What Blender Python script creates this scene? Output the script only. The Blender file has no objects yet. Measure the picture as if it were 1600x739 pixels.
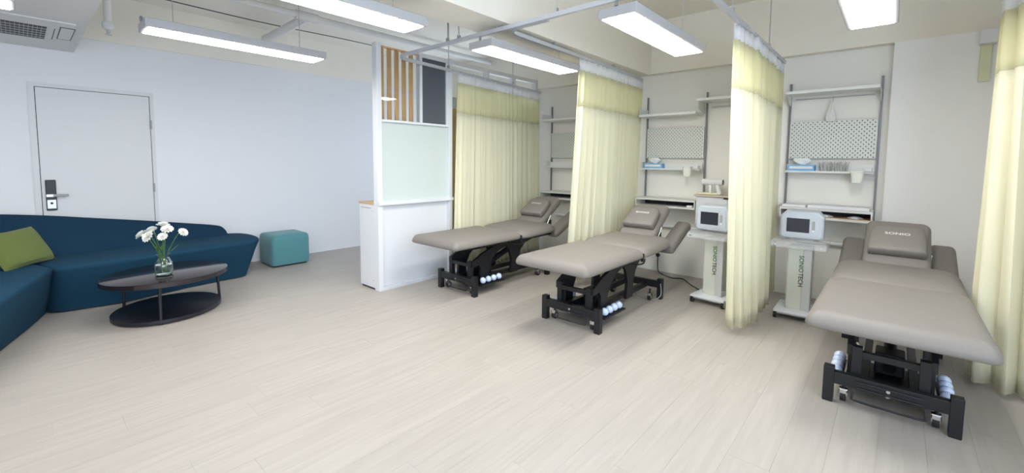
import bpy, bmesh, math, random
from mathutils import Vector, Matrix
random.seed(7)
C = bpy.context.scene.collection
PI = math.pi
# ------------------------------------------------------------------ camera
F, YAW, PITCH, ROLL, CX, CY = 679.4, -.7225, -.0744, .0091, 800.0, 303.3
fw = Vector((math.sin(YAW)*math.cos(PITCH), math.cos(YAW)*math.cos(PITCH), math.sin(PITCH)))
rt = Vector((math.cos(YAW), -math.sin(YAW), 0)); up = rt.cross(fw)
r2 = rt*math.cos(ROLL)+up*math.sin(ROLL); u2 = -rt*math.sin(ROLL)+up*math.cos(ROLL)
cd = bpy.data.cameras.new('camera'); cam = bpy.data.objects.new('camera', cd); C.objects.link(cam)
m = Matrix((r2, u2, -fw)).transposed().to_4x4(); m.translation = (0, 0, 1.4); cam.matrix_world = m
cd.sensor_fit = 'HORIZONTAL'; cd.sensor_width = 36; cd.lens = F*36/1600
cd.shift_x = (800-CX)/1600; cd.shift_y = (CY-369.5)/1600; cd.clip_start = .02
bpy.context.scene.camera = cam
# ------------------------------------------------------------------ world and exposure
w = bpy.data.worlds.new('world'); bpy.context.scene.world = w; w.use_nodes = True
w.node_tree.nodes['Background'].inputs[0].default_value = (.62, .78, 1, 1)
w.node_tree.nodes['Background'].inputs[1].default_value = 2.2
vs = bpy.context.scene.view_settings
vs.view_transform = 'Standard'; vs.look = 'None'; vs.gamma = 1; vs.exposure = 0.93
LAMP = 15.0
H_CEIL = 3.16
# cool fill light added at an unseen opening right of the viewer
def area(name, loc, rot, sx, sy, e, col):
    l = bpy.data.lights.new(name, 'AREA'); l.shape = 'RECTANGLE'; l.size = sx; l.size_y = sy; l.energy = e; l.color = col
    o = bpy.data.objects.new(name, l); C.objects.link(o); o.location = loc; o.rotation_euler = rot; return o
area('side_fill_light', (1.42, -.3, 1.55), (0, math.radians(90), 0), 1.4, 4.6, 54, (.76, .87, 1))
area('back_fill_light', (-5.2, 5.50, 1.5), (math.radians(-90), 0, 0), 1.2, 1.2, 8.5, (.80, .89, 1))  # unseen fill added to brighten the left wall behind the screen

# ------------------------------------------------------------------ materials
def mat(name, col, rough=.6, metal=0, bump=0, bscale=200, var=0, vscale=8, spec=.5, trans=0, emit=None, coat=0, stretch=None, alpha=1, ior=None, sheen=0):
    m = bpy.data.materials.new(name); m.use_nodes = True; nt = m.node_tree; b = nt.nodes['Principled BSDF']
    c4 = (*col, 1)
    b.inputs['Base Color'].default_value = c4; b.inputs['Roughness'].default_value = rough; b.inputs['Metallic'].default_value = metal
    b.inputs['Specular IOR Level'].default_value = spec; b.inputs['Transmission Weight'].default_value = trans
    b.inputs['Coat Weight'].default_value = coat; b.inputs['Alpha'].default_value = alpha; b.inputs['Sheen Weight'].default_value = sheen
    if ior: b.inputs['IOR'].default_value = ior
    if emit:
        b.inputs['Emission Color'].default_value = (*emit[0], 1); b.inputs['Emission Strength'].default_value = emit[1]
    tc = nt.nodes.new('ShaderNodeTexCoord'); mp = nt.nodes.new('ShaderNodeMapping')
    nt.links.new(tc.outputs['Object'], mp.inputs[0])
    if stretch: mp.inputs['Scale'].default_value = stretch
    n = nt.nodes.new('ShaderNodeTexNoise'); n.inputs['Scale'].default_value = vscale; n.inputs['Detail'].default_value = 5
    nt.links.new(mp.outputs[0], n.inputs['Vector'])
    mr = nt.nodes.new('ShaderNodeMapRange'); mr.inputs['To Min'].default_value = 1-max(var, .012); mr.inputs['To Max'].default_value = 1+max(var, .012)
    nt.links.new(n.outputs[0], mr.inputs[0])
    mx = nt.nodes.new('ShaderNodeMix'); mx.data_type = 'RGBA'; mx.blend_type = 'MULTIPLY'; mx.inputs[0].default_value = 1
    mx.inputs[6].default_value = c4; nt.links.new(mr.outputs[0], mx.inputs[7]); nt.links.new(mx.outputs[2], b.inputs['Base Color'])
    if bump:
        n2 = nt.nodes.new('ShaderNodeTexNoise'); n2.inputs['Scale'].default_value = bscale; n2.inputs['Detail'].default_value = 3
        nt.links.new(mp.outputs[0], n2.inputs['Vector'])
        bp = nt.nodes.new('ShaderNodeBump'); bp.inputs['Strength'].default_value = bump; bp.inputs['Distance'].default_value = .002
        nt.links.new(n2.outputs[0], bp.inputs['Height']); nt.links.new(bp.outputs[0], b.inputs['Normal'])
    return m
M = {}
M['wall'] = mat('wall_paint', (.80, .80, .815), .7, bump=.15, bscale=60)
M['pillar'] = mat('pillar_paint', (.91, .91, .92), .7)
M['wallw'] = mat('warm_wall_paint', (.88, .86, .81), .7, bump=.15, bscale=60)
M['ceil'] = mat('ceiling_paint', (.86, .82, .73), .85, bump=.3, bscale=40, var=.02)
M['soffit'] = mat('soffit_paint', (.74, .74, .73), .8)
M['white'] = mat('white_laminate', (.74, .76, .80), .35)
M['shelfw'] = mat('white_steel', (.80, .82, .80), .4)
M['peg'] = mat('pegboard_steel', (.74, .77, .73), .5)
M['deskw'] = mat('grey_white_board', (.74, .74, .70), .5)
M['darkgap'] = mat('dark_gaps_and_shade', (.035, .035, .035), .7)  # near-black for gaps and plinth, also painted shade in pegboards and desks
M['steel'] = mat('brushed_steel', (.55, .56, .60), .35, metal=.8)
M['post'] = mat('grey_steel_post', (.22, .22, .245), .45, metal=.3)
M['rail'] = mat('rail_aluminium', (.62, .64, .70), .4, metal=.35)
M['chrome'] = mat('chrome', (.8, .8, .8), .15, metal=1)
M['black'] = mat('black_powder_coat', (.008, .009, .012), .42)
M['rubber'] = mat('black_rubber', (.015, .015, .015), .7)
M['vinyl'] = mat('taupe_vinyl', (.212, .192, .175), .55, bump=.25, bscale=350, var=.03, vscale=120)
M['cover'] = mat('seam_piping', (.20, .175, .155), .6)
M['curt'] = None
M['teal'] = mat('teal_fabric', (.088, .255, .28), .9, bump=.5, bscale=500, var=.08, vscale=250, sheen=.2)
M['blue'] = mat('blue_fabric', (.010, .036, .070), .95, bump=.6, bscale=300, var=.3, vscale=160, spec=.15)
M['blue2'] = mat('blue_fabric_seat', (.012, .050, .090), .95, bump=.6, bscale=300, var=.3, vscale=160, spec=.15)
M['green'] = mat('green_fabric', (.115, .145, .032), .9, bump=.6, bscale=400, var=.15, vscale=200, sheen=.1)
M['ttop'] = mat('table_dark_gloss', (.018, .013, .016), .13, spec=.6)
M['tblk'] = mat('table_black_satin', (.012, .012, .018), .4)
M['wood'] = mat('slat_wood', (.80, .46, .22), .5, var=.15, vscale=10, stretch=(20, 20, 1))
M['oak'] = mat('oak_top', (.60, .40, .24), .5, var=.15, vscale=10, stretch=(1, 20, 20))
M['door'] = mat('door_paint', (.70, .70, .71), .5)
M['wdoor'] = mat('wood_door', (.50, .36, .18), .5, var=.12, vscale=6, stretch=(10, 10, 1))
M['smoke'] = mat('smoked_panel', (.10, .11, .14), .18, spec=.6)
M['frost'] = mat('frosted_glass', (.60, .67, .66), .35, spec=.5)
M['glass'] = mat('clear_glass', (.95, .98, .97), .02, trans=1, ior=1.45)
M['acryl'] = mat('clear_acrylic', (.9, .93, .95), .08, spec=.8)
_nt = M['acryl'].node_tree; _t = _nt.nodes.new('ShaderNodeBsdfTransparent'); _m = _nt.nodes.new('ShaderNodeMixShader'); _m.inputs[0].default_value = .8
_nt.links.new(_nt.nodes['Principled BSDF'].outputs[0], _m.inputs[1]); _nt.links.new(_t.outputs[0], _m.inputs[2]); _nt.links.new(_m.outputs[0], _nt.nodes['Material Output'].inputs[0])
M['acrylw'] = mat('frosted_acrylic', (.55, .56, .56), .25, spec=.7)
M['acrylg'] = mat('pale_acrylic_face', (.62, .64, .56), .3, spec=.6)
M['devw'] = mat('device_plastic', (.52, .57, .63), .35)
M['screen'] = mat('dark_screen', (.025, .028, .04), .25)
M['lampbody'] = mat('lamp_housing', (.42, .42, .44), .5)
M['lamp'] = mat('lamp_diffuser', (.9, .9, .9), .5, emit=((1.0, .985, .95), LAMP))
M['ball'] = mat('pale_blue_glass', (.62, .74, 1.0), .12, spec=.8, coat=1)
M['txtw'] = mat('print_white', (.75, .73, .70), .5)
M['txtg'] = mat('print_green', (.03, .16, .05), .5)
M['txtk'] = mat('print_dark', (.02, .04, .03), .5)
M['tissue'] = mat('tissue_paper', (.85, .88, .88), .9)
M['tbox'] = mat('tissue_box_blue', (.22, .48, .80), .6)
M['paper'] = mat('paper_white', (.80, .81, .84), .7)
M['bucket'] = mat('bucket_plastic', (.86, .87, .80), .4)
M['grey'] = mat('grey_plastic', (.35, .36, .36), .6)
M['plug'] = mat('plug_black', (.01, .01, .01), .5)
M['beige'] = mat('beige_hose', (.50, .45, .36), .6)
M['stem'] = mat('stem_green', (.07, .16, .045), .6)
M['petal'] = mat('petal_white', (.86, .86, .80), .8)
M['holder'] = mat('pale_yellow_plastic', (.74, .74, .52), .5)
M['grille'] = mat('grille_dark', (.03, .035, .035), .6)
M['grillel'] = mat('grille_grey', (.40, .41, .40), .6)
M['tan'] = mat('tan_paint', (.62, .52, .42), .6)

def curtain_mat(name, col, transl, holes=0):
    m = bpy.data.materials.new(name); m.use_nodes = True; nt = m.node_tree; N = nt.nodes
    b = N['Principled BSDF']; b.inputs['Roughness'].default_value = .9; b.inputs['Specular IOR Level'].default_value = .15
    tc = N.new('ShaderNodeTexCoord'); n = N.new('ShaderNodeTexNoise'); n.inputs['Scale'].default_value = 3
    nt.links.new(tc.outputs['Object'], n.inputs[0])
    cr = N.new('ShaderNodeValToRGB'); cr.color_ramp.elements[0].color = (*[c*.96 for c in col], 1); cr.color_ramp.elements[1].color = (*col, 1)
    nt.links.new(n.outputs[0], cr.inputs[0]); nt.links.new(cr.outputs[0], b.inputs['Base Color'])
    t = N.new('ShaderNodeBsdfTranslucent'); nt.links.new(cr.outputs[0], t.inputs[0])
    ms = N.new('ShaderNodeMixShader'); ms.inputs[0].default_value = transl
    nt.links.new(b.outputs[0], ms.inputs[1]); nt.links.new(t.outputs[0], ms.inputs[2])
    out = N['Material Output']
    if holes:
        tp = N.new('ShaderNodeBsdfTransparent'); m2 = N.new('ShaderNodeMixShader'); m2.inputs[0].default_value = holes
        nt.links.new(ms.outputs[0], m2.inputs[1]); nt.links.new(tp.outputs[0], m2.inputs[2]); nt.links.new(m2.outputs[0], out.inputs[0])
    else: nt.links.new(ms.outputs[0], out.inputs[0])
    return m
M['curt'] = curtain_mat('curtain_cream', (.98, .96, .80), .46)
M['curtband'] = curtain_mat('curtain_mesh', (.97, .95, .70), .5, .22)
M['curthead'] = curtain_mat('curtain_header', (.96, .96, .98), .3)

def floor_mat():
    m = bpy.data.materials.new('floor_oak'); m.use_nodes = True; nt = m.node_tree; N = nt.nodes; b = N['Principled BSDF']
    b.inputs['Roughness'].default_value = .42; b.inputs['Specular IOR Level'].default_value = .35
    g = N.new('ShaderNodeNewGeometry'); oi = N.new('ShaderNodeObjectInfo')
    ad = N.new('ShaderNodeVectorMath'); ad.operation = 'ADD'
    sc = N.new('ShaderNodeVectorMath'); sc.operation = 'SCALE'; sc.inputs['Scale'].default_value = 37
    cb = N.new('ShaderNodeCombineXYZ'); nt.links.new(oi.outputs['Random'], cb.inputs[0]); nt.links.new(oi.outputs['Random'], cb.inputs[2])
    nt.links.new(cb.outputs[0], sc.inputs[0]); nt.links.new(g.outputs['Position'], ad.inputs[0]); nt.links.new(sc.outputs[0], ad.inputs[1])
    mp = N.new('ShaderNodeMapping'); mp.inputs['Scale'].default_value = (14, .9, 1); nt.links.new(ad.outputs[0], mp.inputs[0])
    n = N.new('ShaderNodeTexNoise'); n.inputs['Scale'].default_value = 2.2; n.inputs['Detail'].default_value = 8; n.inputs['Distortion'].default_value = .6
    nt.links.new(mp.outputs[0], n.inputs[0])
    cr = N.new('ShaderNodeValToRGB'); e = cr.color_ramp.elements
    e[0].position = .3; e[0].color = (.375, .342, .306, 1); e[1].position = .7; e[1].color = (.425, .391, .354, 1)
    nt.links.new(n.outputs[0], cr.inputs[0])
    mr = N.new('ShaderNodeMapRange'); mr.inputs['To Min'].default_value = .985; mr.inputs['To Max'].default_value = 1.012
    nt.links.new(oi.outputs['Random'], mr.inputs[0])
    mx = N.new('ShaderNodeMix'); mx.data_type = 'RGBA'; mx.blend_type = 'MULTIPLY'; mx.inputs[0].default_value = 1
    nt.links.new(cr.outputs[0], mx.inputs[6]); nt.links.new(mr.outputs[0], mx.inputs[7]); nt.links.new(mx.outputs[2], b.inputs['Base Color'])
    bp = N.new('ShaderNodeBump'); bp.inputs['Strength'].default_value = .12; bp.inputs['Distance'].default_value = .001
    nt.links.new(n.outputs[0], bp.inputs['Height']); nt.links.new(bp.outputs[0], b.inputs['Normal'])
    return m
M['floor'] = floor_mat()
M['joint'] = mat('floor_joint', (.36, .325, .285), .7)

# ------------------------------------------------------------------ helpers
def link(o, parent=None):
    C.objects.link(o)
    if parent: o.parent = parent
    return o
def obj(name, bm, m, parent=None, smooth=False, loc=None, rot=None):
    me = bpy.data.meshes.new(name); bmesh.ops.recalc_face_normals(bm, faces=bm.faces[:]); bm.to_mesh(me); bm.free()
    me.materials.append(M[m] if isinstance(m, str) else m)
    if smooth:
        for p in me.polygons: p.use_smooth = True
        me.set_sharp_from_angle(angle=math.radians(40 if smooth is True else smooth))
    o = bpy.data.objects.new(name, me); link(o, parent)
    if loc: o.location = loc
    if rot: o.rotation_euler = rot
    return o
def tag(o, label, cat, group=None):
    o['label'] = label; o['category'] = cat
    if group: o['group'] = group
    return o
def thing(name, label, cat, loc=(0, 0, 0), rotz=0, group=None):
    o = bpy.data.objects.new(name, None); C.objects.link(o); o.location = loc; o.rotation_euler = (0, 0, rotz); o.empty_display_size = .1
    return tag(o, label, cat, group)
def struct(name, bm, m, parent=None, **k):
    o = obj(name, bm, m, parent, **k)
    if not parent: o['kind'] = 'structure'
    return o
def dup(root, loc, rotz, label, group=None, cat=None):
    r = root.copy(); C.objects.link(r); r.location = loc; r.rotation_euler = (0, 0, rotz); r['label'] = label
    if group: r['group'] = group
    def rec(a, b):
        for ch in list(a.children):
            c = ch.copy(); C.objects.link(c); c.parent = b; rec(ch, c)
    rec(root, r); return r
def box(x0, x1, y0, y1, z0, z1, bm=None, bev=0, seg=2):
    b = bmesh.new()
    bmesh.ops.create_cube(b, size=1)
    for v in b.verts: v.co = Vector((x0+(v.co.x+.5)*(x1-x0), y0+(v.co.y+.5)*(y1-y0), z0+(v.co.z+.5)*(z1-z0)))
    if bev: bmesh.ops.bevel(b, geom=b.edges[:], offset=bev, segments=seg, profile=.5, affect='EDGES')
    if bm is None: return b
    me = bpy.data.meshes.new('t'); b.to_mesh(me); b.free(); bm.from_mesh(me); bpy.data.meshes.remove(me); return bm
def merge(dst, src, mtx=None):
    if mtx: src.transform(mtx)
    me = bpy.data.meshes.new('t'); src.to_mesh(me); src.free(); dst.from_mesh(me); bpy.data.meshes.remove(me); return dst
def tube(pts, r, seg=10, bm=None, closed=False):
    bm = bm or bmesh.new(); pts = [Vector(p) for p in pts]; n = len(pts); rings = []
    prev = None
    for i, p in enumerate(pts):
        a = pts[i-1] if i > 0 else (pts[-1] if closed else p); b = pts[(i+1) % n] if (i < n-1 or closed) else p
        d = (b-a).normalized()
        if prev is None: nx = d.orthogonal().normalized()
        else:
            nx = prev-d*prev.dot(d); nx = nx.normalized() if nx.length > 1e-5 else d.orthogonal().normalized()
        prev = nx; ny = d.cross(nx); rr = r[i] if isinstance(r, (list, tuple)) else r
        rings.append([bm.verts.new(p+(nx*math.cos(2*PI*k/seg)+ny*math.sin(2*PI*k/seg))*rr) for k in range(seg)])
    m_ = n if closed else n-1
    for i in range(m_):
        A, B = rings[i], rings[(i+1) % n]
        for k in range(seg): bm.faces.new((A[k], A[(k+1) % seg], B[(k+1) % seg], B[k]))
    if not closed: bm.faces.new(rings[0][::-1]); bm.faces.new(rings[-1])
    return bm
def smoothpath(pts, n=6, closed=False):
    P = [Vector(p) for p in pts]; out = []; L = len(P)
    rng = range(L) if closed else range(L-1)
    for i in rng:
        if closed: p0, p1, p2, p3 = P[i-1], P[i], P[(i+1) % L], P[(i+2) % L]
        else: p0, p1, p2, p3 = P[max(i-1, 0)], P[i], P[i+1], P[min(i+2, L-1)]
        for k in range(n):
            t = k/n; out.append(.5*((2*p1)+(p2-p0)*t+(2*p0-5*p1+4*p2-p3)*t*t+(3*p1-p0-3*p2+p3)*t**3))
    if not closed: out.append(P[-1])
    return out
def lathe(prof, seg=24, cap=True):
    bm = bmesh.new(); rings = []
    for r, z in prof: rings.append([bm.verts.new((r*math.cos(2*PI*k/seg), r*math.sin(2*PI*k/seg), z)) for k in range(seg)])
    for A, B in zip(rings, rings[1:]):
        for k in range(seg): bm.faces.new((A[k], A[(k+1) % seg], B[(k+1) % seg], B[k]))
    if cap: bm.faces.new(rings[0][::-1]); bm.faces.new(rings[-1])
    return bm
def prism(poly, a0, a1, axis='z'):
    """poly of 2D points extruded along axis"""
    bm = bmesh.new()
    f = {'z': lambda p, a: (p[0], p[1], a), 'x': lambda p, a: (a, p[0], p[1]), 'y': lambda p, a: (p[0], a, p[1])}[axis]
    A = [bm.verts.new(f(p, a0)) for p in poly]; B = [bm.verts.new(f(p, a1)) for p in poly]; n = len(poly)
    bm.faces.new(A[::-1]); bm.faces.new(B)
    for i in range(n): bm.faces.new((A[i], A[(i+1) % n], B[(i+1) % n], B[i]))
    return bm
def loft(rings, cap=True, closed=True):
    bm = bmesh.new(); V = [[bm.verts.new(p) for p in r] for r in rings]; n = len(V[0])
    for A, B in zip(V, V[1:]):
        for i in range(n if closed else n-1): bm.faces.new((A[i], A[(i+1) % n], B[(i+1) % n], B[i]))
    if cap: bm.faces.new(V[0][::-1]); bm.faces.new(V[-1])
    return bm
def rrect(w, l, r, n=5, cx=0, cy=0):
    pts = []
    for sx, sy, a0 in ((1, 1, 0), (-1, 1, PI/2), (-1, -1, PI), (1, -1, 1.5*PI)):
        for k in range(n+1):
            a = a0+PI/2*k/n; pts.append((cx+sx*(w/2-r)+r*math.cos(a), cy+sy*(l/2-r)+r*math.sin(a)))
    return pts
def pad(w, l, t, rc=.06, re=.03, puff=.006, under=None, low=.3):
    """upholstered pad centred in xy, bottom at z=0; widest at height low*t, domed above, tucked in below by under"""
    under = .02 if under is None else under
    prof = []
    for k in range(4):
        a = PI/2*k/3; prof.append((-under*(1-math.sin(a)), low*t*(1-math.cos(a))))
    for k in range(1, 7):
        a = PI/2*k/6; prof.append((-re*(1-math.cos(a)), low*t+(1-low)*t*math.sin(a)))
    rings = [[(x, y, z) for x, y in rrect(w+2*ins, l+2*ins, max(rc+ins, .010))] for ins, z in prof]
    for ins, dz in ((.03, puff*.5), (.08, puff)):
        if w-2*re-2*ins > .03 and l-2*re-2*ins > .03:
            rings.append([(x, y, t+dz) for x, y in rrect(w-2*re-2*ins, l-2*re-2*ins, max(.008, rc-re-ins))])
    return loft(rings)
def textobj(s, size, m, parent, loc, rot, name='lettering', ext=.0006, sx=1):
    cu = bpy.data.curves.new(name, 'FONT'); cu.body = s; cu.size = size; cu.align_x = 'CENTER'; cu.align_y = 'CENTER'; cu.extrude = ext; cu.resolution_u = 3
    cu.offset = size*.012
    o = bpy.data.objects.new(name, cu); C.objects.link(o)
    dg = bpy.context.evaluated_depsgraph_get(); me = bpy.data.meshes.new_from_object(o.evaluated_get(dg))
    bpy.data.objects.remove(o); bpy.data.curves.remove(cu)
    me.materials.clear(); me.materials.append(M[m])
    o = bpy.data.objects.new(name, me); link(o, parent); o.location = loc; o.rotation_euler = rot; o.scale = (sx, 1, 1); return o

# ------------------------------------------------------------------ setting
XL, XR, YB, YF = -6.546, 1.35, 5.46, -3.2
fl = struct('floor', box(XL-.1, XR+.1, YF-.1, YB+.1, -.08, -.004), 'joint')
pm = None; cnt = 0
PW, PL = .182, 1.42
nx = int((XR-XL)/PW)+1
for i in range(nx):
    x0 = XL+i*PW; off = random.random()*PL
    y = -.55-off
    while y < YB:
        ya = max(y, -.55); yb = min(y+PL, YB)
        if yb-ya > .02 and x0 < XR:
            if abs((yb-ya)-PL) < 1e-6 and pm: o = bpy.data.objects.new('plank', pm); link(o, fl)
            else:
                o = obj('plank', box(0, PW-.0006, 0, yb-ya-.0006, -.004, 0), 'floor', fl)
                if abs((yb-ya)-PL) < 1e-6: pm = o.data
            o.location = (x0, ya, 0); cnt += 1
        y += PL
o = obj('plank_field', box(XL, XR, YF, -.552, -.004, 0), 'floor', fl)
struct('wall_left', box(XL-.1, XL, YF-.1, YB+.1, 0, H_CEIL), 'wall')
struct('trim_left_beam', box(XL, XL+.02, YF, YB, 2.665, H_CEIL), 'ceil')
b = box(XL, -5.85, YB, YB+.1, 0, H_CEIL); box(-4.55, XR, YB, YB+.1, 0, H_CEIL, b); box(-5.85, -4.55, YB, YB+.1, 0, .85, b); box(-5.85, -4.55, YB, YB+.1, 2.15, H_CEIL, b)
struct('wall_back', b, 'wallw')
b = box(XR, XR+.1, YF-.1, -2.6, 0, H_CEIL); box(XR, XR+.1, 2.0, YB+.1, 0, H_CEIL, b); box(XR, XR+.1, -2.6, 2.0, 0, .85, b); box(XR, XR+.1, -2.6, 2.0, 2.25, H_CEIL, b)
struct('wall_right', b, 'wall')
struct('wall_rear', box(XL, XR, YF-.1, YF, 0, H_CEIL), 'wall')
struct('ceiling', box(XL, XR, YF, YB, H_CEIL, H_CEIL+.1), 'ceil')
struct('trim_back_beam', box(XL, XR, YB-.10, YB, 2.52, H_CEIL), 'ceil')
struct('trim_middle_beam', box(-2.76, -2.40, YF, YB-.10, 2.505, H_CEIL), 'ceil')
struct('trim_pillar', box(-.075, 1.2, YB-.10, YB, 0, 2.52), 'pillar')
struct('trim_back_panel', box(-4.1, -.075, YB-.012, YB, 0, .237), 'wallw')
struct('trim_soffit', box(XL, -3.6, YF, .443, 2.50, H_CEIL), 'soffit')
struct('baseboard_left', box(XL, XL+.008, YF, YB, 0, .012), 'wall')
# door in the left wall
dr = obj('door_1', box(XL+.002, XL+.012, .147, 1.037, .01, 2.108), 'door'); dr['kind'] = 'structure'
b = bmesh.new()
box(XL, XL+.014, .095, .141, 0, 2.114, b); box(XL, XL+.014, 1.043, 1.078, 0, 2.114, b); box(XL, XL+.014, .095, 1.078, 2.114, 2.155, b)
obj('door_frame', b, 'door', dr)
b = bmesh.new(); box(XL+.0005, XL+.004, .141, .147, 0, 2.114, b); box(XL+.0005, XL+.004, 1.037, 1.043, 0, 2.114, b); box(XL+.0005, XL+.004, .141, 1.043, 2.108, 2.114, b)
obj('door_gap', b, 'darkgap', dr)
for z in (1.79, 1.06, .3):
    obj('hinge', tube([(XL+.020, 1.044, z-.05), (XL+.020, 1.044, z+.05)], .011, 8), 'grey', dr, True)
lk = obj('door_lock', box(XL+.012, XL+.035, .172, .248, .855, 1.17, bev=.006), 'black', dr)
obj('lock_plate', box(XL+.035, XL+.038, .178, .242, .875, .965, bev=.001), 'steel', lk)
obj('lock_band', box(XL+.034, XL+.040, .174, .246, .995, 1.022, bev=.001), 'steel', lk)
obj('keyhole', lathe([(.012, 0), (.012, .004)], 14), 'black', lk, loc=(XL+.038, .21, .93), rot=(0, PI/2, 0))
b = tube([(XL+.03, .235, 1.01), (XL+.065, .235, 1.01)], .009, 10); box(XL+.055, XL+.07, .225, .335, .997, 1.022, b, bev=.004)
obj('door_handle', b, 'grey', lk)

# ------------------------------------------------------------------ ceiling services
t = thing('air_conditioner', 'white ceiling cassette air conditioner with dark grille, set in the lowered ceiling', 'air conditioner', (-5.66, -.385, 2.5))
obj('panel', box(-.55, .52, -.75, .76, -.012, 0, bev=.004), 'soffit', t)
b = box(-.28, .27, -.52, .60, -.016, -.004); obj('grille_recess', b, 'grille', t)
b = bmesh.new()
for i in range(44): box(-.28, .27, -.505+i*.025, -.5015+i*.025, -.021, -.014, b)
for i in range(5): box(-.20+i*.1, -.195+i*.1, -.52, .60, -.0215, -.0145, b)
o = obj('grille_bars', b, 'grillel', t); o['kind'] = 'stuff'
b = bmesh.new()
for x0, x1, y0, y1 in ((-.27, .27, .665, .671), (-.22, .25, .775-.04, .781-.04)): pass
box(-.25, .25, .645, .65, -.0135, -.011, b)
obj('panel_seam', b, 'grille', t)
t = thing('access_hatch', 'small square cover plate in the ceiling beside the air conditioner grille', 'hatch', (-5.565, .335, 2.488))
b = bmesh.new()
for a in ((-.265, .265, -.045, -.040), (-.265, .265, .040, .045), (-.265, -.257, -.04, .04), (.257, .265, -.04, .04)): box(a[0], a[1], a[2], a[3], -.004, .0, b)
obj('gap_line', b, 'grille', t); obj('cover', box(-.257, .257, -.040, .040, -.003, 0), 'soffit', t)
t = thing('sprinkler', 'white pipe drop with a brass sprinkler head beside the lowered ceiling', 'sprinkler', (-5.42, .60, 2.56))
obj('drop_pipe', tube([(0, 0, .06), (0, 0, H_CEIL-2.56)], .028, 12), 'soffit', t, True)
obj('collar', lathe([(.03, 0), (.042, .01), (.042, .055), (.03, .07)], 16), 'soffit', t, True)
b = lathe([(.012, -.045), (.012, 0)], 10); merge(b, lathe([(.026, -.05), (.026, -.045)], 12)); obj('sprinkler_head', b, 'steel', t, True)
t = thing('overhead_pipe', 'long off-white pipe running under the high ceiling with a branch to the wall', 'pipe', (0, 0, 0))
obj('main_run', tube([(-5.17, .5, 3.04), (-5.17, 5.3, 3.04)], .035, 12), 'soffit', t, True)
obj('branch', tube([(-5.17, 2.27, 3.02), (-6.5, 2.30, 3.02)], .052, 12), 'soffit', t, True)
obj('coupling', tube([(-5.17, 2.15, 3.04), (-5.17, 2.40, 3.04)], .05, 12), 'soffit', t, True)
tag(obj('ceiling_cable', tube(smoothpath([(-6.0, .5, 3.12), (-6.02, 2.0, 3.10), (-6.0, 3.3, 3.12), (-6.0, 5.2, 3.12)]), .006, 6), 'black'), 'thin black cable running under the high ceiling near the wall', 'cable')
tag(obj('conduit_pipe', tube([(-4.05, 3.9, 3.08), (-3.1, 4.05, 3.08)], .012, 6), 'grey'), 'thin dark conduit crossing under the ceiling behind the second bay lamp', 'pipe')

lampproto = None
def lamp(x, y0, label, group='suspended panel lamps', top=H_CEIL, L=1.26):
    t = thing('ceiling_lamp', label, 'lamp', (x, y0, 2.3), 0, group)
    obj('housing', box(-.13, .13, 0, L, .003, .062, bev=.004), 'lampbody', t)
    obj('diffuser', box(-.108, .108, .02, L-.02, -.001, .004), 'lamp', t)
    for y in (.18, L-.18):
        obj('hanging_wire', tube([(0, y, .06), (0, y, top-2.3)], .003, 6), 'steel', t)
        obj('wire_grip', lathe([(.010, .06), (.010, .085), (.004, .095)], 8), 'steel', t)
    return t
lamp(-4.02, .62, 'panel lamp hanging above the coffee table, nearest the door wall')
lamp(-2.55, .61, 'panel lamp above the open floor, between the coffee table and the curtain rail', top=2.505)
lamp(-2.54, 2.48, 'panel lamp over the gap between the farthest and middle beds', top=2.505)
lamp(-1.345, 2.48, 'panel lamp over the middle bed, right of the main curtain rail')
lamp(-.17, 2.48, 'panel lamp over the nearest bed, cut by the top edge')
lamp(-4.02, -1.225, 'panel lamp just showing in the top left corner above the grille', top=2.5)
# further rows of the same lamps, behind and above the viewer
for x, y in ((-1.345, -1.5),):
    lamp(x, y, ('panel lamp above the viewer, outside the picture' if y > 0 else 'panel lamp behind the viewer, outside the picture'), 'panel lamps behind the viewer', top=(2.505 if x == -2.55 else H_CEIL))

# curtain rails
ZR = 2.46
def rail(name, label, pts, hang, m='rail'):
    t = thing(name, label, 'rail')
    bm = bmesh.new(); P = [Vector(p) for p in pts]; rings = []
    for i, p in enumerate(P):
        a = P[max(i-1, 0)]; c = P[min(i+1, len(P)-1)]; d = (c-a); d.z = 0; d.normalize(); n = Vector((-d.y, d.x, 0))
        rings.append([tuple(p+n*.014+Vector((0, 0, -.016))), tuple(p-n*.014+Vector((0, 0, -.016))), tuple(p-n*.014+Vector((0, 0, .016))), tuple(p+n*.014+Vector((0, 0, .016)))])
    obj('track', loft(rings), m, t)
    for h in hang:
        obj('hanger_rod', tube([(h[0], h[1], ZR+.016), (h[0], h[1], h[2] if len(h) > 2 else H_CEIL)], .005, 6), 'steel', t)
        obj('hanger_clip', box(h[0]-.012, h[0]+.012, h[1]-.012, h[1]+.012, ZR+.014, ZR+.045), 'steel', t)
    return t
arc = [(-3.77+.15*math.cos(a), 2.77+.15*math.sin(a), ZR) for a in [PI*1.5-PI/2*k/6 for k in range(7)]]
rail('curtain_rail', 'long curtain rail turning the corner in front of the white screen', [(.9, 2.62, ZR)]+arc+[(-4.17, YB-.1, ZR)], [(-3.1, 2.62), (-2.95, 2.62, H_CEIL), (-3.96, 3.36), (-4.06, 4.6), (.1, 2.62), (-1.9, 2.62)])
arc = [(-2.29+.14*math.cos(a), 2.80+.14*math.sin(a), ZR) for a in [PI*1.5-PI/2*k/6 for k in range(7)]]
rail('curtain_rail', 'curtain rail of the middle curtain, ending at the second shelf unit', [(-2.0, 2.66, ZR)]+arc+[(-2.475, 4.95, ZR), (-2.515, YB-.1, ZR)], [(-2.437, 3.33, 2.505), (-2.46, 4.5, 2.505)])
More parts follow.
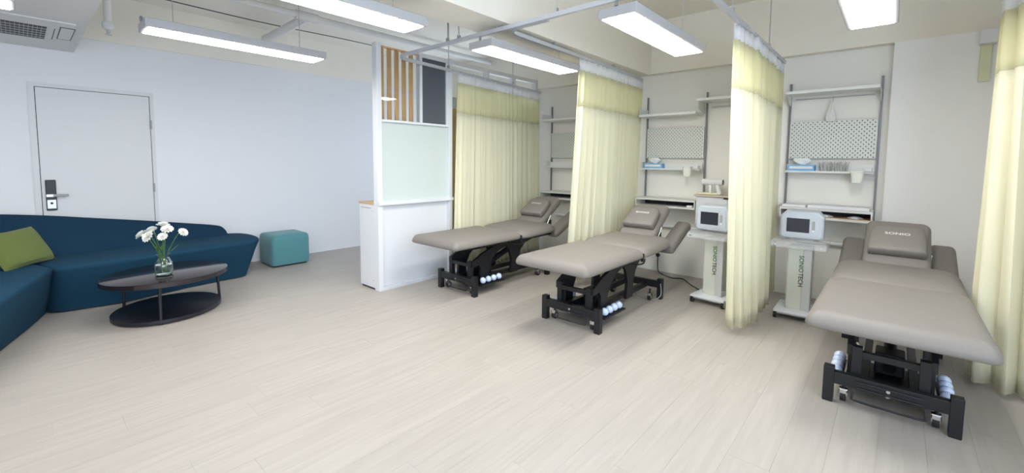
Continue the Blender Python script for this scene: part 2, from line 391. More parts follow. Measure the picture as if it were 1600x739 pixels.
rail('curtain_rail', 'curtain rail running from above to the third shelf unit', [(-.94, 2.64, ZR), (-.94, YB-.1, ZR)], [(-.94, 3.42), (-.94, 4.62)])
rail('curtain_rail', 'curtain rail of the curtain at the right edge', [(.62, 2.64, ZR), (.62, YB-.1, ZR)], [(.62, 3.3)])
# ------------------------------------------------------------------ curtains
def curtain(label, top, bot, npl, amp, ztop, hem, loc_group='bay curtains', band=.36, head=.11, flare=1.25, seed=1, ampb=None):
    rnd = random.Random(seed); t = thing('curtain', label, 'curtain', (0, 0, 0), 0, loc_group)
    T = smoothpath([(p[0], p[1], 0) for p in top], 12); B = smoothpath([(p[0], p[1], 0) for p in bot], 12)
    def samp(P, s):
        d = [0]
        for a, b_ in zip(P, P[1:]): d.append(d[-1]+(b_-a).length)
        x = s*d[-1]
        for i in range(len(P)-1):
            if x <= d[i+1] or i == len(P)-2:
                u = (x-d[i])/max(d[i+1]-d[i], 1e-6); p = P[i].lerp(P[i+1], min(u, 1)); q = (P[i+1]-P[i]).normalized(); return p, Vector((-q.y, q.x, 0))
    N = npl*8; ph = []; a = 0
    wts = [rnd.uniform(.6, 1.5) for _ in range(npl)]; sw = sum(wts); amps = [rnd.uniform(.6, 1.25) for _ in range(npl)]
    cols = []
    s0 = 0
    for j in range(npl):
        for k in range(8): cols.append((s0+wts[j]/sw*k/8, k/8*2*PI, amps[j], rnd.uniform(-.3, .3)))
        s0 += wts[j]/sw
    cols.append((1, 0, amps[-1], 0))
    drift = [rnd.uniform(-1, 1) for _ in range(npl+1)]
    def row(z):
        f = (ztop-z)/(ztop-hem); out = []
        for i, (s, p, am, jt) in enumerate(cols):
            a, na = samp(T, s); b_, nb = samp(B, s); q = a.lerp(b_, f**1.1); n = na.lerp(nb, f)
            A = (amp*(1-f)+(ampb or amp*1.3)*f)*am
            wob = .006*f*math.sin(5*f+drift[i//8]*6)*drift[i//8]
            off = A*math.sin(p+.25*f*drift[i//8])+.38*A*math.sin(2*p+drift[i//8]*2)+wob
            v = q+n*off; out.append((v.x, v.y, z+(.006*math.sin(p*1.0+jt) if abs(z-ztop) < 1e-6 or abs(z-hem) < 1e-6 else 0)))
        return out
    def part(name, z1, z0, n, m, ext=0):
        o = obj(name, loft([row(z1+(z0-z1)*k/n) for k in range(n+1)], cap=False, closed=False), m, t, 60)
        sm = o.modifiers.new('thick', 'SOLIDIFY'); sm.thickness = .0022; sm.offset = 0; return o
    part('header', ztop, ztop-head, 2, 'curthead'); part('mesh_band', ztop-head, ztop-head-band, 4, 'curtband'); part('drape', ztop-head-band, hem, 16, 'curt')
    for j in range(0, len(cols), 8):
        s = cols[j][0]; a, _ = samp(T, s)
        obj('curtain_hook', box(a.x-.006, a.x+.006, a.y-.004, a.y+.004, ztop-.01, ztop+.012), 'paper', t)
    return t
ZC = ZR-.014
curtain('cream curtain behind the farthest bed, drawn along the whole bay', [(-3.97, 3.52), (-4.07, 4.4), (-4.15, 5.3)], [(-3.93, 3.42), (-4.02, 4.4), (-4.12, 5.3)], 22, .022, ZC, .05, seed=3)
curtain('cream curtain between the farthest bed and the middle bed', [(-2.45, 3.80), (-2.475, 4.9), (-2.515, 5.32)], [(-2.70, 3.98), (-2.55, 4.6), (-2.55, 5.28)], 17, .022, ZC, .05, seed=5)
curtain('cream curtain hanging between the two acrylic trolleys, nearest the middle of the room', [(-.96, 3.60), (-.94, 4.05), (-.94, 4.84)], [(-.985, 3.80), (-.89, 3.90), (-.90, 4.3), (-.90, 4.72)], 14, .024, ZC, .055, seed=8, ampb=.042)
curtain('narrow cream curtain piece close to the wall beside the third shelf unit', [(-.945, 5.0), (-.945, 5.32)], [(-.95, 4.95), (-.935, 5.32)], 7, .016, ZC, .05, seed=11)
curtain('cream curtain gathered at the right edge beside the nearest bed', [(.47, 4.25), (.47, 3.95), (.56, 3.86), (.90, 3.80)], [(.455, 4.2), (.46, 3.97), (.58, 3.88), (.95, 3.82)], 8, .028, ZC, .04, seed=14, ampb=.04)
# ------------------------------------------------------------------ screen and cabinet
t = thing('low_cabinet', 'white low cabinet with a thin oak top, standing against the white screen', 'cabinet', (-4.27, 3.0, 0))
obj('body', box(-.185, .113, -.51, .51, .02, .925, bev=.003), 'white', t)
obj('oak_top', box(-.195, .113, -.515, .515, .925, .948, bev=.002), 'oak', t)
obj('plinth', box(-.165, .11, -.50, .50, 0, .02), 'darkgap', t)
b = bmesh.new(); box(-.15, .05, -.5115, -.5095, .885, .889, b); obj('seam_line', b, 'darkgap', t)
for x, z in ((.07, .86), (.10, .855), (.08, .10)): obj('screw_cap', lathe([(.005, 0), (.005, .002)], 8), 'grey', t, loc=(x, -.51, z), rot=(PI/2, 0, 0))
t = thing('partition_screen', 'tall white framed screen with wooden slats, frosted glass and a dark pane', 'screen', (-4.11, 3.0, 0))
fr = bmesh.new()
box(-.045, .04, -.512, -.455, 0, 2.62, fr, bev=.002); obj('post', fr, 'white', t)
obj('post', box(-.045, .04, .455, .512, 0, 2.62, bev=.002), 'white', t)
obj('ledge', box(-.043, .065, -.514, .514, .925, .962, bev=.002), 'white', t)
obj('ledge', box(-.045, .055, -.455, .455, 1.808, 1.832, bev=.002), 'white', t)
obj('bottom_rail', box(-.045, .04, -.455, .455, 0, .035), 'white', t)
obj('lower_panel', box(-.03, .0, -.455, .455, .035, .925), 'white', t)
obj('frosted_pane', box(-.012, .012, -.455, .455, .962, 1.808), 'frost', t)
obj('mullion', box(-.04, .035, .04, .072, 1.832, 2.60), 'white', t)
obj('top_rail', box(-.04, .01, -.455, .04, 2.585, 2.60), 'wood', t)
obj('top_rail', box(-.03, .03, .072, .455, 2.565, 2.61), 'white', t)
obj('dark_pane', box(-.012, .012, .072, .425, 1.832, 2.565), 'smoke', t)
obj('side_strip', box(-.03, .03, .425, .455, 1.832, 2.565), 'white', t)
for i in range(5):
    y = -.428+i*.0925; obj('slat', box(-.012, .003, y-.026, y+.026, 1.832, 2.585, bev=.003), 'wood', t)
obj('clear_pane', box(.008, .014, -.455, .04, 1.832, 2.585), 'glass', t)
# clerestory wall behind the far curtain
ws = struct('wall_inner', box(-4.30, -4.23, 3.55, YB-.1, 0, 2.2), 'wall')
cl = thing('clerestory_frame', 'off-white frame of high openings above the far curtain', 'frame', (-4.26, 4.5, 2.2))
obj('top_bar', box(-.04, .04, -.98, .86, .40, .45), 'soffit', cl)
for y in (-.98, -.25, .30, .82): obj('upright', box(-.04, .04, y, y+.05, 0, .40), 'soffit', cl)
d2 = struct('door_2', box(-4.229, -4.215, 3.57, 3.95, .02, 2.06), 'wdoor')
struct('window_1', box(-4.228, -4.21, 3.56, 3.97, 2.08, 2.2), 'devw')

# ------------------------------------------------------------------ treatment beds
def make_bed():
    t = thing('treatment_bed', '', 'bed', (0, 0, 0), 0, 'taupe treatment beds')
    # base
    for sx in (-1, 1):
        for y in (0, 1.245):
            lg = obj('leg', box(sx*.268-.026, sx*.268+.026, y-.026, y+.026, .004, .212, bev=.003), 'black', t)
            obj('foot_cap', box(sx*.268-.024, sx*.268+.024, y-.024, y+.024, 0, .006), 'rubber', lg)
    obj('front_beam', box(-.245, .245, -.022, .022, .115, .185, bev=.002), 'black', t)
    obj('rear_beam', box(-.245, .245, 1.223, 1.267, .115, .185, bev=.002), 'black', t)
    for sx in (-1, 1):
        obj('side_rail', box(sx*.11-.02, sx*.11+.02, .0, 1.24, .105, .155), 'black', t)
        obj('upright', box(sx*.145-.023, sx*.145+.023, .03, .076, .10, .345, bev=.002), 'black', t)
    obj('cross_bar', box(-.122, .122, .036, .07, .285, .32), 'black', t)
    for z in (.20, .235): obj('crank_rod', tube([(-.14, -.026, z-.075), (.14, -.026, z-.075)], .005, 8), 'black', t)
    for sx in (-1, 1):
        A = [(.05, .345), (.18, .41), (.36, .47), (.60, .512), (.60, .455), (.44, .41), (.34, .34), (.29, .25), (.28, .12), (.16, .12), (.17, .25), (.14, .30), (.05, .285)]
        Bp = [(.58, .512), (1.02, .505), (1.02, .47), (.90, .44), (.82, .37), (.78, .27), (.77, .12), (.64, .12), (.66, .28), (.62, .40), (.58, .44)]
        obj('lift_arm', prism(A, sx*.18-.014, sx*.18+.014, 'x'), 'black', t); obj('lift_arm', prism(Bp, sx*.18-.014, sx*.18+.014, 'x'), 'black', t)
        obj('top_rail', box(sx*.265-.018, sx*.265+.018, -.08, 1.30, .50, .528), 'black', t)
        # rear caster, front caster
        for y, xx in ((.045, .198), (1.13, .21)):
            c = obj('caster', tube([(sx*xx-.014, y, .036), (sx*xx+.014, y, .036)], .034, 16), 'rubber', t, True)
            obj('fork', box(sx*xx-.022, sx*xx+.022, y-.030, y+.010, .048, .082, bev=.006), 'chrome', c)
            obj('hub', tube([(sx*xx-.0175, y, .036), (sx*xx+.0175, y, .036)], .016, 12), 'steel', c, True)
            obj('stem', tube([(sx*xx, y, .08), (sx*xx, y, .12)], .009, 8), 'black', c)
        tr = obj('ball_tray', box(sx*.245-.035, sx*.245+.035, .09, .46, .088, .102, bev=.002), 'black', t)
        for k in range(4):
            obj('glass_ball', lathe([(.0005, -.036), (.016, -.032), (.029, -.018), (.034, 0), (.029, .018), (.016, .032), (.0005, .036)], 16), 'ball', tr, 80, loc=(sx*.245, .145+k*.082, .140), rot=(.5, 0, 0))
    obj('deck_bar', box(-.25, .25, .30, .36, .495, .525), 'black', t); obj('deck_bar', box(-.25, .25, .98, 1.04, .495, .525), 'black', t)
    obj('base_plate', box(-.20, .20, .08, .50, .092, .106), 'black', t)
    b = tube([(0, .28, .17), (0, .95, .40)], .032, 14); merge(b, tube([(0, .70, .31), (0, 1.1, .45)], .016, 10)); obj('actuator', b, 'black', t, True)
    obj('motor_box', box(-.07, .07, .30, .46, .12, .25, bev=.01), 'black', t)
    obj('hose', tube(smoothpath([(-.10, .5, .13), (-.2, .72, .20), (-.23, .85, .36), (-.2, 1.0, .49)], 8), .007, 8), 'beige', t, True)
    obj('foot_bar', tube(smoothpath([(-.15, .0, .10), (-.155, -.015, .06), (-.13, -.02, .045), (.13, -.02, .045), (.155, -.015, .06), (.15, 0, .10)], 5), .006, 8), 'black', t, True)
    for z in (.15, .095): obj('bolt', lathe([(.010, 0), (.009, .004)], 12), 'chrome', t, loc=(.0, -.022-(.002 if z > .12 else 0), z if z > .12 else .122), rot=(PI/2, 0, 0))
    # upholstery
    obj('leg_cushion', pad(.725, 1.04, .098, .05, .085, .006, under=.06, low=.22), 'vinyl', t, 60, loc=(0, .125, .528))
    obj('seat_cushion', pad(.72, .70, .106, .13, .095, .014, under=.04, low=.2), 'vinyl', t, 60, loc=(0, 1.0, .530), rot=(.03, 0, 0))
    obj('hinge', box(.325, .352, .635, .66, .50, .575, bev=.004), 'black', t)
    for sx in (-1, 1):
        obj('armrest', pad(.165, .58, .085, .045, .035, .004, low=.4), 'vinyl', t, 60, loc=(sx*.280, 1.59, .570), rot=(.40, 0, 0))
    obj('head_cushion', pad(.40, .60, .085, .06, .032, .004, low=.4), 'vinyl', t, 60, loc=(0, 1.415, .705), rot=(.62, 0, 0))
    pr_ = [(-.165, -.145), (.165, -.145), (.172, -.125), (.166, .04), (.158, .095), (.140, .128), (.10, .142), (-.10, .142), (-.140, .128), (-.158, .095), (-.166, .04), (-.172, -.125)]
    pl = obj('pillow', loft([[(x*f, (y+.01)*f-.01, z) for x, y in pr_] for f, z in ((.95, 0), (1, .008), (1, .045), (.985, .060), (.93, .071), (.75, .077), (.3, .079))]), 'vinyl', t, 50, loc=(.0, 1.375, .787), rot=(.62, 0, 0))
    textobj('SONIO', .036, 'txtw', pl, (0, .03, .0785), (0, 0, 0), sx=1.35)
    obj('head_bracket', box(.15, .175, 1.30, 1.45, .54, .66), 'black', t)
    obj('lever', tube([(.18, 1.34, .60), (.20, 1.40, .72)], .008, 8), 'chrome', t, True)
    obj('tilt_lever', tube(smoothpath([(.24, .50, .50), (.29, .62, .47), (.315, .72, .47), (.32, .74, .51)], 5), .007, 8), 'black', t, True)
    return t
bed = make_bed()
bed.location = (.035, 3.14, 0); bed['label'] = 'nearest taupe treatment bed with black frame, beside the right edge curtain'
b2 = dup(bed, (-2.029, 3.08, 0), 0, 'middle taupe treatment bed with black frame, between two curtains')
b1 = dup(bed, (-3.47, 3.06, 0), 0, 'farthest taupe treatment bed with black frame, in front of the white screen')

for b_ in (b1, b2):
    for ch in b_.children:
        if ch.name.startswith('leg_cushion'): ch.scale.y = .95; ch.location.y += .027
# ------------------------------------------------------------------ shelving
def pegboard(w, h, t, loc):
    bm = bmesh.new(); cw = .04; ch = .0205; rows = int(h/ch); hw, hh = .0036, .0078
    ch = h/rows; ncol = round(w/cw); cw = w/ncol
    def quad(a, b_, c, d):
        bm.faces.new([bm.verts.new((p[0], 0, p[1])) for p in (a, b_, c, d)])
    for r in range(rows):
        z0 = r*ch; z1 = z0+ch; odd = r % 2
        xs = [(i*cw+(cw/2 if odd else 0)) for i in range(ncol+(0 if odd else 0))]
        cells = []
        if odd:
            quad((0, z0), (cw/2, z0), (cw/2, z1), (0, z1)); quad((w-cw/2, z0), (w, z0), (w, z1), (w-cw/2, z1))
            cells = [(cw/2+i*cw) for i in range(ncol-1)]
        else: cells = [i*cw for i in range(ncol)]
        for x0 in cells:
            x1 = x0+cw; cx = x0+cw/2; cz = (z0+z1)/2
            o_ = [(x0, z0), (cx, z0), (x1, z0), (x1, cz), (x1, z1), (cx, z1), (x0, z1), (x0, cz)]
            h_ = [(cx-hw, cz-hh*.6), (cx, cz-hh), (cx+hw, cz-hh*.6), (cx+hw, cz), (cx+hw, cz+hh*.6), (cx, cz+hh), (cx-hw, cz+hh*.6), (cx-hw, cz)]
            for k in range(8): quad(o_[k], o_[(k+1) % 8], h_[(k+1) % 8], h_[k])
    bmesh.ops.remove_doubles(bm, verts=bm.verts[:], dist=.0002)
    p = obj('pegboard', bm, 'peg', t, loc=loc)
    # backing: dark sheet painting shade into the holes; rim folded towards the wall
    b = bmesh.new(); box(0, w, .001, .012, -.0, .002, b); box(0, w, .001, .012, h-.002, h, b); box(0, .002, .001, .012, 0, h, b); box(w-.002, w, .001, .012, 0, h, b)
    obj('rim', b, 'peg', p)
    obj('shade_backing', box(.004, w-.004, .010, .0115, .004, h-.004), 'darkgap', p)
    return p
def shelf(name, t, x0, x1, y0, z, th=.028, m='shelfw', lip=0):
    o = obj(name, box(x0, x1, y0, YB-.02, z-th, z, bev=.0015), m, t); return o
def unit(label, x0, x1, topz, top0, top1, desk=(0, 0), sideup=True):
    w = x1-x0; t = thing('shelf_unit', label, 'shelf')
    for x in (x0, x1):
        obj('post', box(x-.009, x+.009, YB-.03, YB-.012, .70, 2.24), 'post', t)
    tp = shelf('top_shelf', t, top0, top1, 5.18, topz)
    ml = shelf('middle_shelf', t, x0-.005, x1-.02, 5.31, 1.335, .02)
    obj('back_lip', box(x0, x1-.02, YB-.045, YB-.035, 1.335, 1.40), 'shelfw', ml)
    pegboard(w-.025, .375, t, (x0+.012, YB-.045, 1.463))
    dk = obj('desk_box', box(x0+desk[0], x1+desk[1], 5.15, YB-.02, .946, .968), 'deskw', t)
    b = box(x0+desk[0], x1+desk[1], 5.15, YB-.02, .862, .882); obj('bottom_board', b, 'deskw', dk)
    b = box(x0+desk[0], x0+desk[0]+.012, 5.15, YB-.02, .882, .946); box(x1+desk[1]-.012, x1+desk[1], 5.15, YB-.02, .882, .946, b); obj('side_board', b, 'deskw', dk)
    obj('shade_back', box(x0+desk[0]+.012, x1+desk[1]-.012, YB-.05, YB-.03, .882, .946), 'darkgap', dk)  # near-black back paints the shade inside the open desk
    for x in (x0+.004, x1-.004):
        if sideup: b = prism([(5.19, topz-.001), (YB-.03, topz-.001), (YB-.03, topz+.075), (5.19, topz+.075)], x-.003, x+.003, 'x')
        else: b = prism([(5.22, topz-.03), (YB-.03, topz-.03), (YB-.03, topz-.12), (YB-.06, topz-.12)], x-.003, x+.003, 'x')
        if x < x0+.1 or not sideup: obj('bracket', b, 'peg', tp)
    if sideup: obj('bracket', prism([(5.32, 1.334), (YB-.03, 1.334), (YB-.03, 1.41), (5.32, 1.41)], x0-.003, x0+.002, 'x'), 'peg', ml)
    else: obj('hanging_rail', tube([(x0+.05, 5.42, topz-.06), (x1-.05, 5.42, topz-.06)], .006, 8), 'steel', tp)
    b = tube([(x0+.12, 5.415, .60), (x1+.02, 5.415, .60)], .018, 12)
    for x in (x0+.2, x1-.1): tube([(x, 5.415, .60), (x, 5.46, .60)], .01, 8, b)
    obj('lower_bar', b, 'paper', t, True)
    return t
unit('wall shelf unit with pegboard behind the farthest bed, left of the middle curtain', -3.99, -3.255, 2.03, -3.995, -3.25)
unit('wall shelf unit with pegboard above the middle bed', -2.456, -1.723, 2.0, -2.46, -1.765)
unit('wall shelf unit with pegboard above the second trolley, beside the pillar', -.877, -.140, 2.13, -.88, -.15, sideup=False)
t = thing('wall_shelf', 'separate higher white shelf with a steel post above the massage gun', 'shelf')
obj('board', box(-1.76, -1.02, 5.18, YB-.02, 2.115, 2.143, bev=.0015), 'shelfw', t)
obj('bracket', prism([(5.20, 2.115), (YB-.02, 2.115), (YB-.02, 1.99), (5.20, 2.03)], -1.75, -1.744, 'x'), 'peg', t)
obj('hanging_rail', tube([(-1.66, 5.40, 2.06), (-1.04, 5.40, 2.06)], .008, 8), 'steel', t)
obj('post', box(-1.04, -1.022, YB-.03, YB-.012, 1.1, 2.24), 'post', t)
# drawer cabinet on the wall
t = thing('drawer_cabinet', 'white drawer cabinet behind the first trolley, below the massage gun', 'cabinet', (-1.715, 5.15, .70))
obj('body', box(0, .68, .012, .30, 0, .325), 'deskw', t); obj('worktop', box(-.02, .70, -.01, .30, .325, .343, bev=.002), 'tan', t)
for z0, z1 in ((.165, .315), (.005, .158)):
    obj('drawer', box(.006, .335, 0, .014, z0, z1, bev=.002), 'white', t); obj('drawer', box(.345, .674, 0, .014, z0, z1, bev=.002), 'white', t)
obj('slot', box(.30, .67, -.0105, .012, .305, .323), 'darkgap', t)
obj('leg', box(.08, .10, .1, .12, -.08, 0), 'grey', t)

# small objects on the shelves
def tissue_box(x, y, z, rz, label):
    t = thing('tissue_box', label, 'tissue box', (x, y, z), rz, 'tissue boxes on the shelves')
    obj('carton', box(-.115, .115, -.055, .055, 0, .06, bev=.002), 'tbox', t)
    obj('printed_band', box(-.10, .10, -.0565, -.054, .02, .045), 'tissue', t)
    bm = bmesh.new(); rings = []
    for k in range(6):
        z_ = .058+k*.015; r = .026+.030*math.sin(k/5*PI*.85)
        rings.append([((r*1.3+.012*math.sin(3*a+k))*math.cos(a), (r*.5+.006*math.sin(4*a+k*2))*math.sin(a), z_+.006*math.sin(5*a+k)) for a in [2*PI*i/18 for i in range(18)]])
    obj('tissue', loft(rings), 'tissue', t, True)
tissue_box(-2.315, 5.365, 1.335, .03, 'blue tissue box on the shelf above the middle bed')
tissue_box(-.735, 5.365, 1.335, -.02, 'blue tissue box on the shelf above the second trolley')
def bucket(x, y, z, label):
    t = thing('hanging_cup', label, 'cup', (x, y, z), 0, 'white cups hooked on the shelves')
    rings = []
    for s, zz in ((.036, 0), (.040, .003), (.050, .105), (.055, .108), (.055, .118), (.050, .118), (.046, .105), (.036, .008)):
        rings.append([(px, py, zz) for px, py in rrect(2*s, 2*s*.8, s*.5)])
    obj('cup_body', loft(rings), 'bucket', t, True)
    obj('hook', box(-.03, .03, .038, .052, .09, .12), 'bucket', t)
bucket(-1.86, 5.255, 1.245, 'white cup hooked on the shelf above the middle bed')
bucket(-.275, 5.255, 1.225, 'white cup hooked on the shelf beside the pillar')
t = tag(obj('small_box', box(-1.80, -1.755, 5.29, 5.37, 1.336, 1.375, bev=.003), 'paper'), 'small white block at the right end of the shelf above the middle bed', 'box')
tag(obj('small_box', box(-.225, -.17, 5.28, 5.36, 1.336, 1.372, bev=.003), 'paper'), 'small white block right of the cup beside the pillar', 'box')
# grey bristly bundle
def tuft():
    bm = bmesh.new(); rnd = random.Random(4)
    for i in range(90):
        x = rnd.uniform(-.11, .11); y = rnd.uniform(-.035, .035); h = rnd.uniform(.05, .095); dx = rnd.uniform(-.02, .02)
        tube([(x, y, 0), (x+dx*.4, y, h*.6), (x+dx+rnd.uniform(-.015, .015), y+rnd.uniform(-.015, .015), h)], [.005, .006, .003], 5, bm)
    return bm
o = tag(obj('grey_bundle', tuft(), mat('clear_grey_plastic', (.50, .51, .50), .3), loc=(-.47, 5.37, 1.335)), 'bundle of grey crumpled plastic strips beside the tissue box', 'bundle'); o['kind'] = 'stuff'
# hanging brush
t = thing('hanging_brush', 'pale brush in a clear sleeve hanging above the right pegboard', 'brush', (-.52, 5.40, 1.83))
obj('sleeve', loft([[(x, y, z) for x, y in rrect(2*s, .02, .008)] for s, z in ((.04, 0), (.045, .05), (.018, .14), (.012, .20))]), 'soffit', t, True)
obj('handle', tube([(0, -.012, .04), (.012, -.012, .19)], .007, 8), 'bucket', t, True)
obj('string', tube([(.012, -.01, .19), (.012, .01, .242)], .002, 6), 'grey', t)
# things on and in the third desk
tag(obj('paper_tray', box(-.862, -.66, 5.19, 5.42, .968, .992, bev=.004), 'paper'), 'shorter flat white tray on the desk ledge behind the second trolley', 'tray')
tag(obj('paper_tray', box(-.645, -.165, 5.19, 5.42, .968, .998, bev=.004), 'paper'), 'longer flat white tray on the desk ledge behind the second trolley', 'tray')
tag(obj('wooden_liner', box(-.50, -.155, 5.16, 5.40, .882, .888), 'oak'), 'thin brown board lying inside the open desk beside the pillar', 'board')
for x, y, lab in ((-.50, 5.24, 'small white crumpled cloth in the open desk, left of the other'), (-.27, 5.24, 'small white crumpled cloth in the open desk nearest the pillar')):
    rings = []
    for s, z in ((.055, 0), (.05, .010), (.03, .018), (.008, .022)):
        rings.append([(x+s*(1+.25*math.sin(3*a))*math.cos(a), y+s*.7*(1+.2*math.sin(5*a))*math.sin(a), .889+z) for a in [2*PI*i/16 for i in range(16)]])
    tag(obj('folded_cloth', loft(rings), 'paper', None, True), lab, 'cloth')
tag(obj('small_box', box(-1.83, -1.765, 5.18, 5.26, .882, .905, bev=.004), 'paper'), 'small white box inside the open desk behind the middle bed', 'box')
# massage gun
t = thing('massage_gun', 'white massage gun resting on its pale holder on the drawer cabinet', 'massage gun', (-1.57, 5.25, 1.043))
obj('holder', box(-.15, .07, -.05, .05, 0, .022, bev=.008), 'holder', t)
obj('barrel', tube([(-.115, 0, .145), (-.11, 0, .145), (.10, 0, .145), (.112, 0, .145)], [.028, .034, .036, .032], 20), 'paper', t, True)
obj('rear_cap', tube([(.112, 0, .145), (.118, 0, .145)], .030, 20), 'black', t, True)
obj('grip', tube([(.055, 0, .12), (.065, 0, .06), (.08, 0, .004)], [.022, .024, .026], 14), 'paper', t, True)
obj('stand_post', box(-.03, -.005, -.015, .015, .02, .12, bev=.003), 'paper', t)
# wall plug and lead
t = thing('power_lead', 'black plug in the wall with its lead trailing over the floor to the first trolley', 'cable', (0, 0, 0))
obj('plug', lathe([(.001, -.02), (.018, -.02), (.024, 0), (.024, .02)], 14), 'plug', t, True, loc=(-2.25, YB-.035, .215), rot=(PI/2, 0, 0))
obj('lead', tube(smoothpath([(-2.25, 5.42, .20), (-2.24, 5.40, .06), (-2.18, 5.33, .008), (-1.98, 5.20, .008), (-1.86, 5.24, .008), (-1.70, 5.05, .008), (-1.55, 4.90, .008), (-1.47, 4.76, .03)], 8), .006, 8), 'plug', t, True)
tag(obj('floor_hose', tube(smoothpath([(-1.74, 4.28, .17), (-1.72, 4.24, .06), (-1.80, 4.20, .01), (-2.0, 4.28, .008), (-2.05, 4.5, .008)], 8), .004, 6), 'grey'), 'thin grey wire hanging from the rear of the middle bed', 'cable')
# ------------------------------------------------------------------ trolleys and devices
def make_cart():
    t = thing('trolley', '', 'trolley', (0, 0, 0), 0, 'clear acrylic device trolleys')
    bs = obj('base', box(-.165, .165, 0, .38, .062, .082, bev=.004), 'white', t)
    obj('base_step', box(-.155, .155, .02, .36, .046, .062), 'acrylw', bs)
    for x in (-.15, .15):
        for y in (.03, .35):
            c = obj('caster', tube([(x-.012, y, .032), (x+.012, y, .032)], .031, 18), 'rubber', t, True)
            obj('hub', tube([(x-.0135, y, .032), (x+.0135, y, .032)], .022, 16), 'chrome', c, True)
            obj('fork', box(x-.016, x+.016, y-.008, y+.016, .04, .062, bev=.003), 'chrome', c)
    cl = obj('column', box(-.085, .03, .12, .28, .082, .66, bev=.003), 'acrylg', t)
    obj('column_side', box(.03, .095, .12, .28, .082, .66, bev=.003), 'acrylw', cl)
    obj('column_edge', box(-.092, -.085, .115, .285, .082, .66), 'acryl', cl); obj('column_edge', box(.095, .102, .115, .285, .082, .66), 'acryl', cl)
    for x in (-.075, .085): obj('bolt', lathe([(.007, 0), (.006, .005)], 10), 'steel', cl, loc=(x, .12, .10), rot=(PI/2, 0, 0))
    textobj('SONIO', .050, 'txtg', cl, (.018, .118, .505), (PI/2, PI/2, 0), sx=1.0)
    textobj('TECH', .050, 'txtk', cl, (.018, .118, .358), (PI/2, PI/2, 0), sx=1.0)
    tr = obj('tray', box(-.205, .205, -.02, .36, .66, .672, bev=.003), 'acryl', t)
    b = bmesh.new(); box(-.205, .205, -.02, -.012, .672, .715, b); box(-.205, -.197, -.012, .36, .672, .715, b); box(.197, .205, -.012, .36, .672, .715, b)
    obj('tray_rim', b, 'acryl', tr)
    obj('upper_plate', box(-.19, .19, .0, .35, .716, .728, bev=.002), 'acryl', tr)
    obj('tray_knob', tube([(-.17, -.03, .685), (-.17, -.02, .685)], .01, 10), 'chrome', tr, True); obj('tray_knob', tube([(.17, -.03, .685), (.17, -.02, .685)], .01, 10), 'chrome', tr, True)
    return t
cart = make_cart(); cart.location = (-1.335, 4.42, 0); cart.rotation_euler = (0, 0, -.10)
cart['label'] = 'clear acrylic trolley with green and black lettering beside the middle bed'
c2 = dup(cart, (-.61, 4.50, 0), .02, 'clear acrylic trolley with green and black lettering beside the nearest bed')
def make_device():
    t = thing('ultrasound_device', '', 'medical device', (0, 0, 0), 0, 'portable screen devices')
    def oct_(w, h, c): return [(-w+c*.5, -h), (w-c*.5, -h), (w, -h+c*.5), (w, h-c*1.1), (w-c*1.1, h), (-w+c*1.1, h), (-w, h-c*1.1), (-w, -h+c*.5)]
    rings = []
    for y, w, h, c, dz in ((0, .137, .095, .03, 0), (.012, .150, .105, .035, 0), (.10, .150, .115, .04, .004), (.2, .125, .10, .04, -.005)):
        rings.append([(x, y, z+.118+dz) for x, z in oct_(w, h, c)])
    bd = obj('body', loft(rings), 'devw', t, 25)
    sp = prism(oct_(.122, .080, .02), -.006, .0, 'y'); o = obj('bezel', sp, 'devw', t, loc=(0, 0, .118))
    obj('screen', box(-.102, .056, -.0095, -.005, .064, .172, bev=.001), 'screen', o, loc=(0, 0, -.118))
    obj('button_strip', box(.072, .092, -.0095, -.005, .092, .155, bev=.003), 'grey', o, loc=(0, 0, -.118))
    obj('button', lathe([(.008, 0), (.007, .004)], 12), 'paper', o, loc=(.082, -.006, -.038), rot=(PI/2, 0, 0))
    for x in (-.1, .1): obj('foot', box(x-.015, x+.015, .03, .17, 0, .014), 'grey', t)
    return t
dv = make_device(); dv.scale = (1.08, 1.08, 1.14); dv.location = (-1.325, 4.47, .728); dv.rotation_euler = (0, 0, -.12)
dv['label'] = 'blue-white device with dark screen on the trolley beside the middle bed'
dup(dv, (-.60, 4.54, .728), .02, 'blue-white device with dark screen on the trolley beside the nearest bed')

# ------------------------------------------------------------------ lounge
tb = thing('coffee_table', 'dark round coffee table with three legs and a low shelf', 'table', (-4.93, .85, 0))
def disc(rx, ry, z0, z1, bev, th, cx, cy):
    prof = [(0, z0), (1, z0+bev*.3), (1, z1-bev*.3), (.985, z1)]
    rings = []
    for s, z in ((.97, z0), (1, z0+bev), (1, z1-bev), (.985, z1)):
        rings.append([(cx+s*rx*math.cos(a)*math.cos(th)-s*ry*math.sin(a)*math.sin(th), cy+s*rx*math.cos(a)*math.sin(th)+s*ry*math.sin(a)*math.cos(th), z) for a in [2*PI*i/64 for i in range(64)]])
    return loft(rings)
obj('tabletop', disc(.466, .427, .335, .38, .004, 1.88, .04, -.005), 'ttop', tb, True)
obj('low_shelf', disc(.438, .395, .012, .045, .003, 2.52, -.043, .008), 'tblk', tb, True)
for x, y in ((.352, -.12), (-.185, .445), (-.462, -.255)): obj('leg', tube([(x, y, 0), (x*.96, y*.96, .336)], .012, 12), 'tblk', tb, True)
